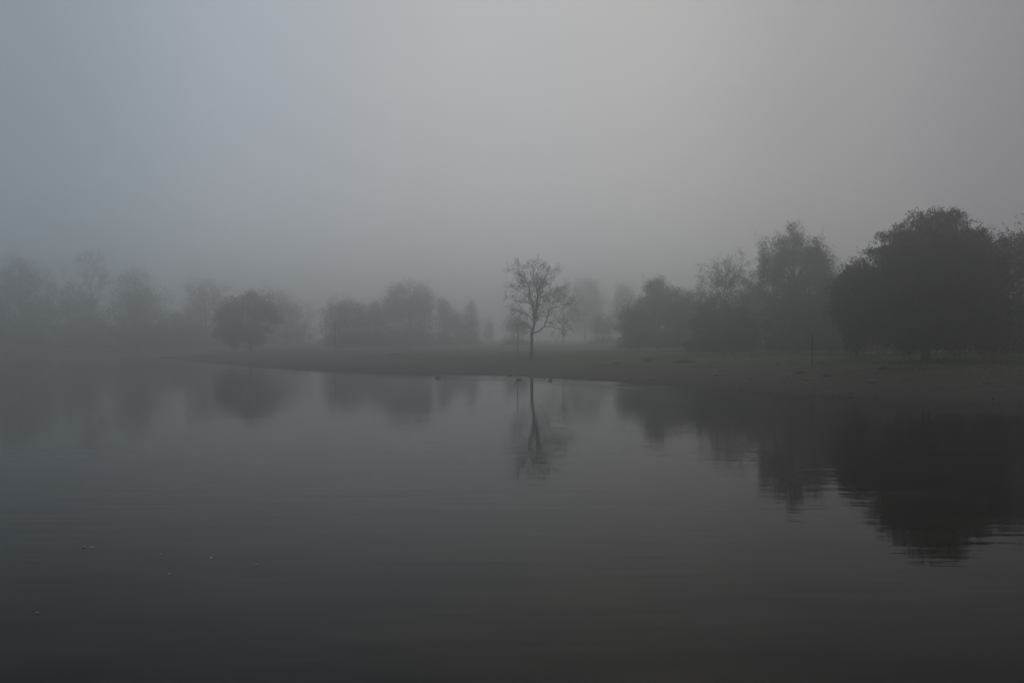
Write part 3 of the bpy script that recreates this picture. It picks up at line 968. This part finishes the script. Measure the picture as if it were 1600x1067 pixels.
DUCK = noisy_mat('duck_plumage', (0.02, 0.018, 0.016), (0.05, 0.042, 0.035), 25, 0.7, 0.3)
DUCK_WING = noisy_mat('duck_wing', (0.025, 0.022, 0.02), (0.06, 0.052, 0.045), 30, 0.7, 0.3)
BILL = noisy_mat('duck_bill', (0.03, 0.03, 0.028), (0.06, 0.055, 0.04), 10, 0.4, 0.5)
duck(684, 71.3, 'dark duck swimming apart, left of the stick in the shallows', R(8), 1.1)
duck(810, 68.0, 'dark duck swimming below the slim pole, between the stick and the lone tree', R(200), 1.1)
duck(860, 66.9, 'dark duck swimming just right of the lone tree reflection', R(70), 1.15)


# ------------------------------------------------------------------ stone at the water's edge
def stone(px, d, label, w, h_, seed):
    g = np.random.default_rng(seed)
    x, y = at(px, d)
    z0 = max(tz(x, y), -0.05)
    Vv, Ff = [], []
    nu, nv = 12, 7
    for i in range(nv + 1):
        a = math.pi * i / nv
        for j in range(nu):
            b_ = 2 * math.pi * j / nu
            r = 1 + 0.10 * math.sin(3 * b_ + seed) * math.sin(a) + 0.05 * g.normal() * math.sin(a)
            Vv.append((w * r * math.sin(a) * math.cos(b_), w * 0.7 * r * math.sin(a) * math.sin(b_), h_ * r * math.cos(a) + h_ * 0.45))
    for i in range(nv):
        for j in range(nu):
            Ff.append((i * nu + j, (i + 1) * nu + j, (i + 1) * nu + (j + 1) % nu, i * nu + (j + 1) % nu))
    o = mesh_np('stone', np.array(Vv) + (x, y, z0), Ff, STONE, None, True, (x, y, z0))
    tag(o, label, 'stone')
    return o


stone(797, 75.6, 'small dark stone at the water edge between the stick and the lone tree', 0.24, 0.14, 4)


# ------------------------------------------------------------------ floating leaves near the camera
PALE = noisy_mat('pale_leaf', (0.45, 0.42, 0.34), (0.65, 0.62, 0.54), 20, 0.6, 0.4)


def floating_leaf(px, py, label, size, rot, seed):
    d = 4350.0 / (py - HOR)
    x, y = at(px, d)
    g = np.random.default_rng(seed)
    Vv, Ff = [], []
    nu, nv = 7, 5
    for i in range(nu):
        u = i / (nu - 1)
        wdt = 0.42 * math.sin(math.pi * min(0.98, 0.04 + u * 0.96)) ** 0.8
        for j in range(nv):
            v = (j / (nv - 1) - 0.5) * 2
            Vv.append(((u - 0.5) * size, v * wdt * size * 0.6, 0.004 + size * (0.30 * v * v * wdt + 0.28 * (u - 0.45) ** 2) + 0.002 * g.random()))
    for i in range(nu - 1):
        for j in range(nv - 1):
            a = i * nv + j
            Ff.append((a, a + nv, a + nv + 1, a + 1))
    root = empty('floating_leaf', (x, y, 0.0))
    tag(root, label, 'leaf', 'pale leaves floating on the near water')
    root.rotation_euler = (0, 0, rot)
    mesh_np('blade', Vv, Ff, PALE, root, True)
    tb = Tubes()
    tb.add([(-0.5 * size, 0, 0.006 + 0.05 * size), (-0.68 * size, 0.03 * size, 0.006), (-0.8 * size, 0.08 * size, 0.004)], [0.0016, 0.0014, 0.001], 4)
    tb.build('stalk', PALE, root)
    return root


floating_leaf(131, 855.5, 'left one of the close pair of pale leaves on the near water', 0.06, 0.4, 1)
floating_leaf(143, 855.5, 'right one of the close pair of pale leaves on the near water', 0.065, 2.9, 2)
floating_leaf(252, 866, 'dim pale leaf between the close pair and the lone leaf farther right', 0.035, 1.0, 3)
floating_leaf(330, 872, 'pale leaf second from the right end of the floating row', 0.05, 2.0, 4)
floating_leaf(401, 883, 'pale leaf at the right end of the floating row', 0.045, 0.2, 5)
floating_leaf(265, 897, 'pale leaf floating lower than the loose row, under the dim one', 0.04, 1.6, 6)
floating_leaf(58, 957.5, 'pale leaf floating alone, nearest the viewer', 0.04, 0.6, 7)

# ------------------------------------------------------------------ tussocks on the edge of the meadow
def tussock(px, d, label, w, h_, n, seed):
    g = np.random.default_rng(seed)
    x, y = at(px, d)
    z0 = tz(x, y) - 0.03
    a = g.uniform(0, 6.28, n)
    r = np.sqrt(g.uniform(0, 1, n))
    bx = x + np.cos(a) * r * w
    by = y + np.sin(a) * r * w * 0.5
    hh = h_ * g.uniform(0.5, 1.1, n) * (1 - 0.5 * r ** 2)
    ln = g.normal(size=(n, 2)) * 0.35 * hh[:, None]
    wd = 0.012
    B = np.stack([bx, by, np.full(n, z0)], 1)
    T = np.stack([bx + ln[:, 0], by + ln[:, 1], z0 + hh], 1)
    M = (B + T) / 2 + np.stack([-ln[:, 0] * 0.2, -ln[:, 1] * 0.2, hh * 0.08], 1)
    s = np.stack([np.cos(a + 1), np.sin(a + 1), np.zeros(n)], 1) * wd
    Vv = np.stack([B - s, B + s, M + s, M - s, T], 1).reshape(-1, 3)
    i = np.arange(n) * 5
    Ff = np.concatenate([np.stack([i, i + 1, i + 2, i + 2], 1)[:, :3], np.stack([i, i + 2, i + 3], 1), np.stack([i + 3, i + 2, i + 4], 1)])
    o = mesh_np('grass_tussock', Vv, Ff, GRASS, None, False, (x, y, z0))
    tag(o, label, 'tussock', 'dark tussocks along the meadow edge')
    return o


GRASS = noisy_mat('meadow_grass', (0.024, 0.036, 0.014), (0.064, 0.078, 0.033), 0.9, 0.7, 0.25)
tussock(620, 112, 'dark low tussock on the meadow before the domed tree', 0.9, 0.34, 700, 1)
tussock(1012, 84, 'dark tussock on the meadow edge below the left end of the right grove', 0.55, 0.36, 500, 2)
tussock(1070, 79, 'wide dark tussock on the meadow edge below the flat topped tree', 1.0, 0.32, 800, 3)

tussock(965, 83, 'small dark tussock where meadow meets beach right of the lone tree', 0.5, 0.25, 350, 4)
tussock(1251, 60, 'small dark tussock just left of the stake foot', 0.4, 0.22, 300, 5)
tussock(1292, 57.5, 'small dark tussock on the beach top just right of the stake', 0.32, 0.2, 260, 6)
tussock(1381, 57, 'small dark tussock on the beach top between the willow trunks', 0.35, 0.2, 260, 7)
stone(1121, 64.5, 'flat dark stone on the beach below the bare crooked tree', 0.30, 0.09, 8)
stone(1016, 65.0, 'flat dark stone near the water below the left end of the right grove', 0.28, 0.09, 9)
stone(1331, 49.6, 'dark stone at the waterline below the narrow willow', 0.17, 0.09, 10)
stone(1364, 52.4, 'flat dark stone halfway up the beach right of the narrow willow', 0.26, 0.08, 11)
stone(1263, 56.5, 'flat dark stone on the beach below the stake', 0.30, 0.08, 12)

# meadow grass: blades nobody could count
g = np.random.default_rng(99)
n = 170000
pxs = g.uniform(330, 1750, n)
dd_ = 48 + 75 * g.uniform(0, 1, n) ** 1.3
bx, by = (pxs - 800) / F * dd_, dd_
z_, s_ = terrain(bx, by)
sw = np.interp(bx, [-60, -40, -20, 2, 12, 22, 40], [30, 27, 17, 13.5, 11, 8.5, 7.5])
patch = wav(bx, by, 0.5, 0.7) + 0.7 * wav(bx, by, 1.3, 2.2)
keep = (s_ - sw + 2.2 * patch + g.normal(size=n) * 1.2) > -0.3
bx, by, z_, patch = bx[keep], by[keep], z_[keep], patch[keep]
n = len(bx)
a = g.uniform(0, 6.28, n)
hh = 0.13 * g.uniform(0.4, 1.2, n) * (1 + 0.35 * np.clip(patch, -1, 1.5))
ln = g.normal(size=(n, 2)) * 0.45 * hh[:, None]
s = np.stack([np.cos(a), np.sin(a), np.zeros(n)], 1) * 0.011
B = np.stack([bx, by, z_ - 0.02], 1)
T = np.stack([bx + ln[:, 0], by + ln[:, 1], z_ + hh], 1)
Vg = np.stack([B - s, B + s, T], 1).reshape(-1, 3)
Fg = np.arange(n * 3).reshape(n, 3)
tag(mesh_np('grass', Vg, Fg, GRASS), kind='stuff')

# beach litter: pebbles, twigs and fallen leaves, too many to count
n = 26000
pxs = g.uniform(420, 1750, n)
dd_ = 42 + 60 * g.uniform(0, 1, n)
bx, by = (pxs - 800) / F * dd_, dd_
z_, s_ = terrain(bx, by)
sw = np.interp(bx, [-60, -40, -20, 2, 12, 22, 40], [30, 27, 17, 13.5, 11, 8.5, 7.5])
line_ = 0.9 * np.exp(-((s_ - 0.3) / 0.25) ** 2) + np.exp(-((s_ - 1.3 - 0.4 * wav(bx, by, 0.4, 1)) / 0.35) ** 2) + 0.8 * np.exp(-((s_ - 4.2 - 0.7 * wav(bx, by, 0.3, 2)) / 0.5) ** 2) + 0.16
keep = (s_ > 0.0) & (s_ < sw + 2) & (g.uniform(0, 1, n) < line_)
P = np.stack([bx[keep], by[keep], z_[keep] + 0.015], 1)
Vl, Fl = leaves_mesh(P, 0.085, g, flat=0.25, aspect=0.6)
LITTER = noisy_mat('beach_litter', (0.018, 0.015, 0.012), (0.06, 0.047, 0.033), 3.0, 0.9, 0.2)
tag(mesh_np('litter', Vl, Fl, LITTER), kind='stuff')
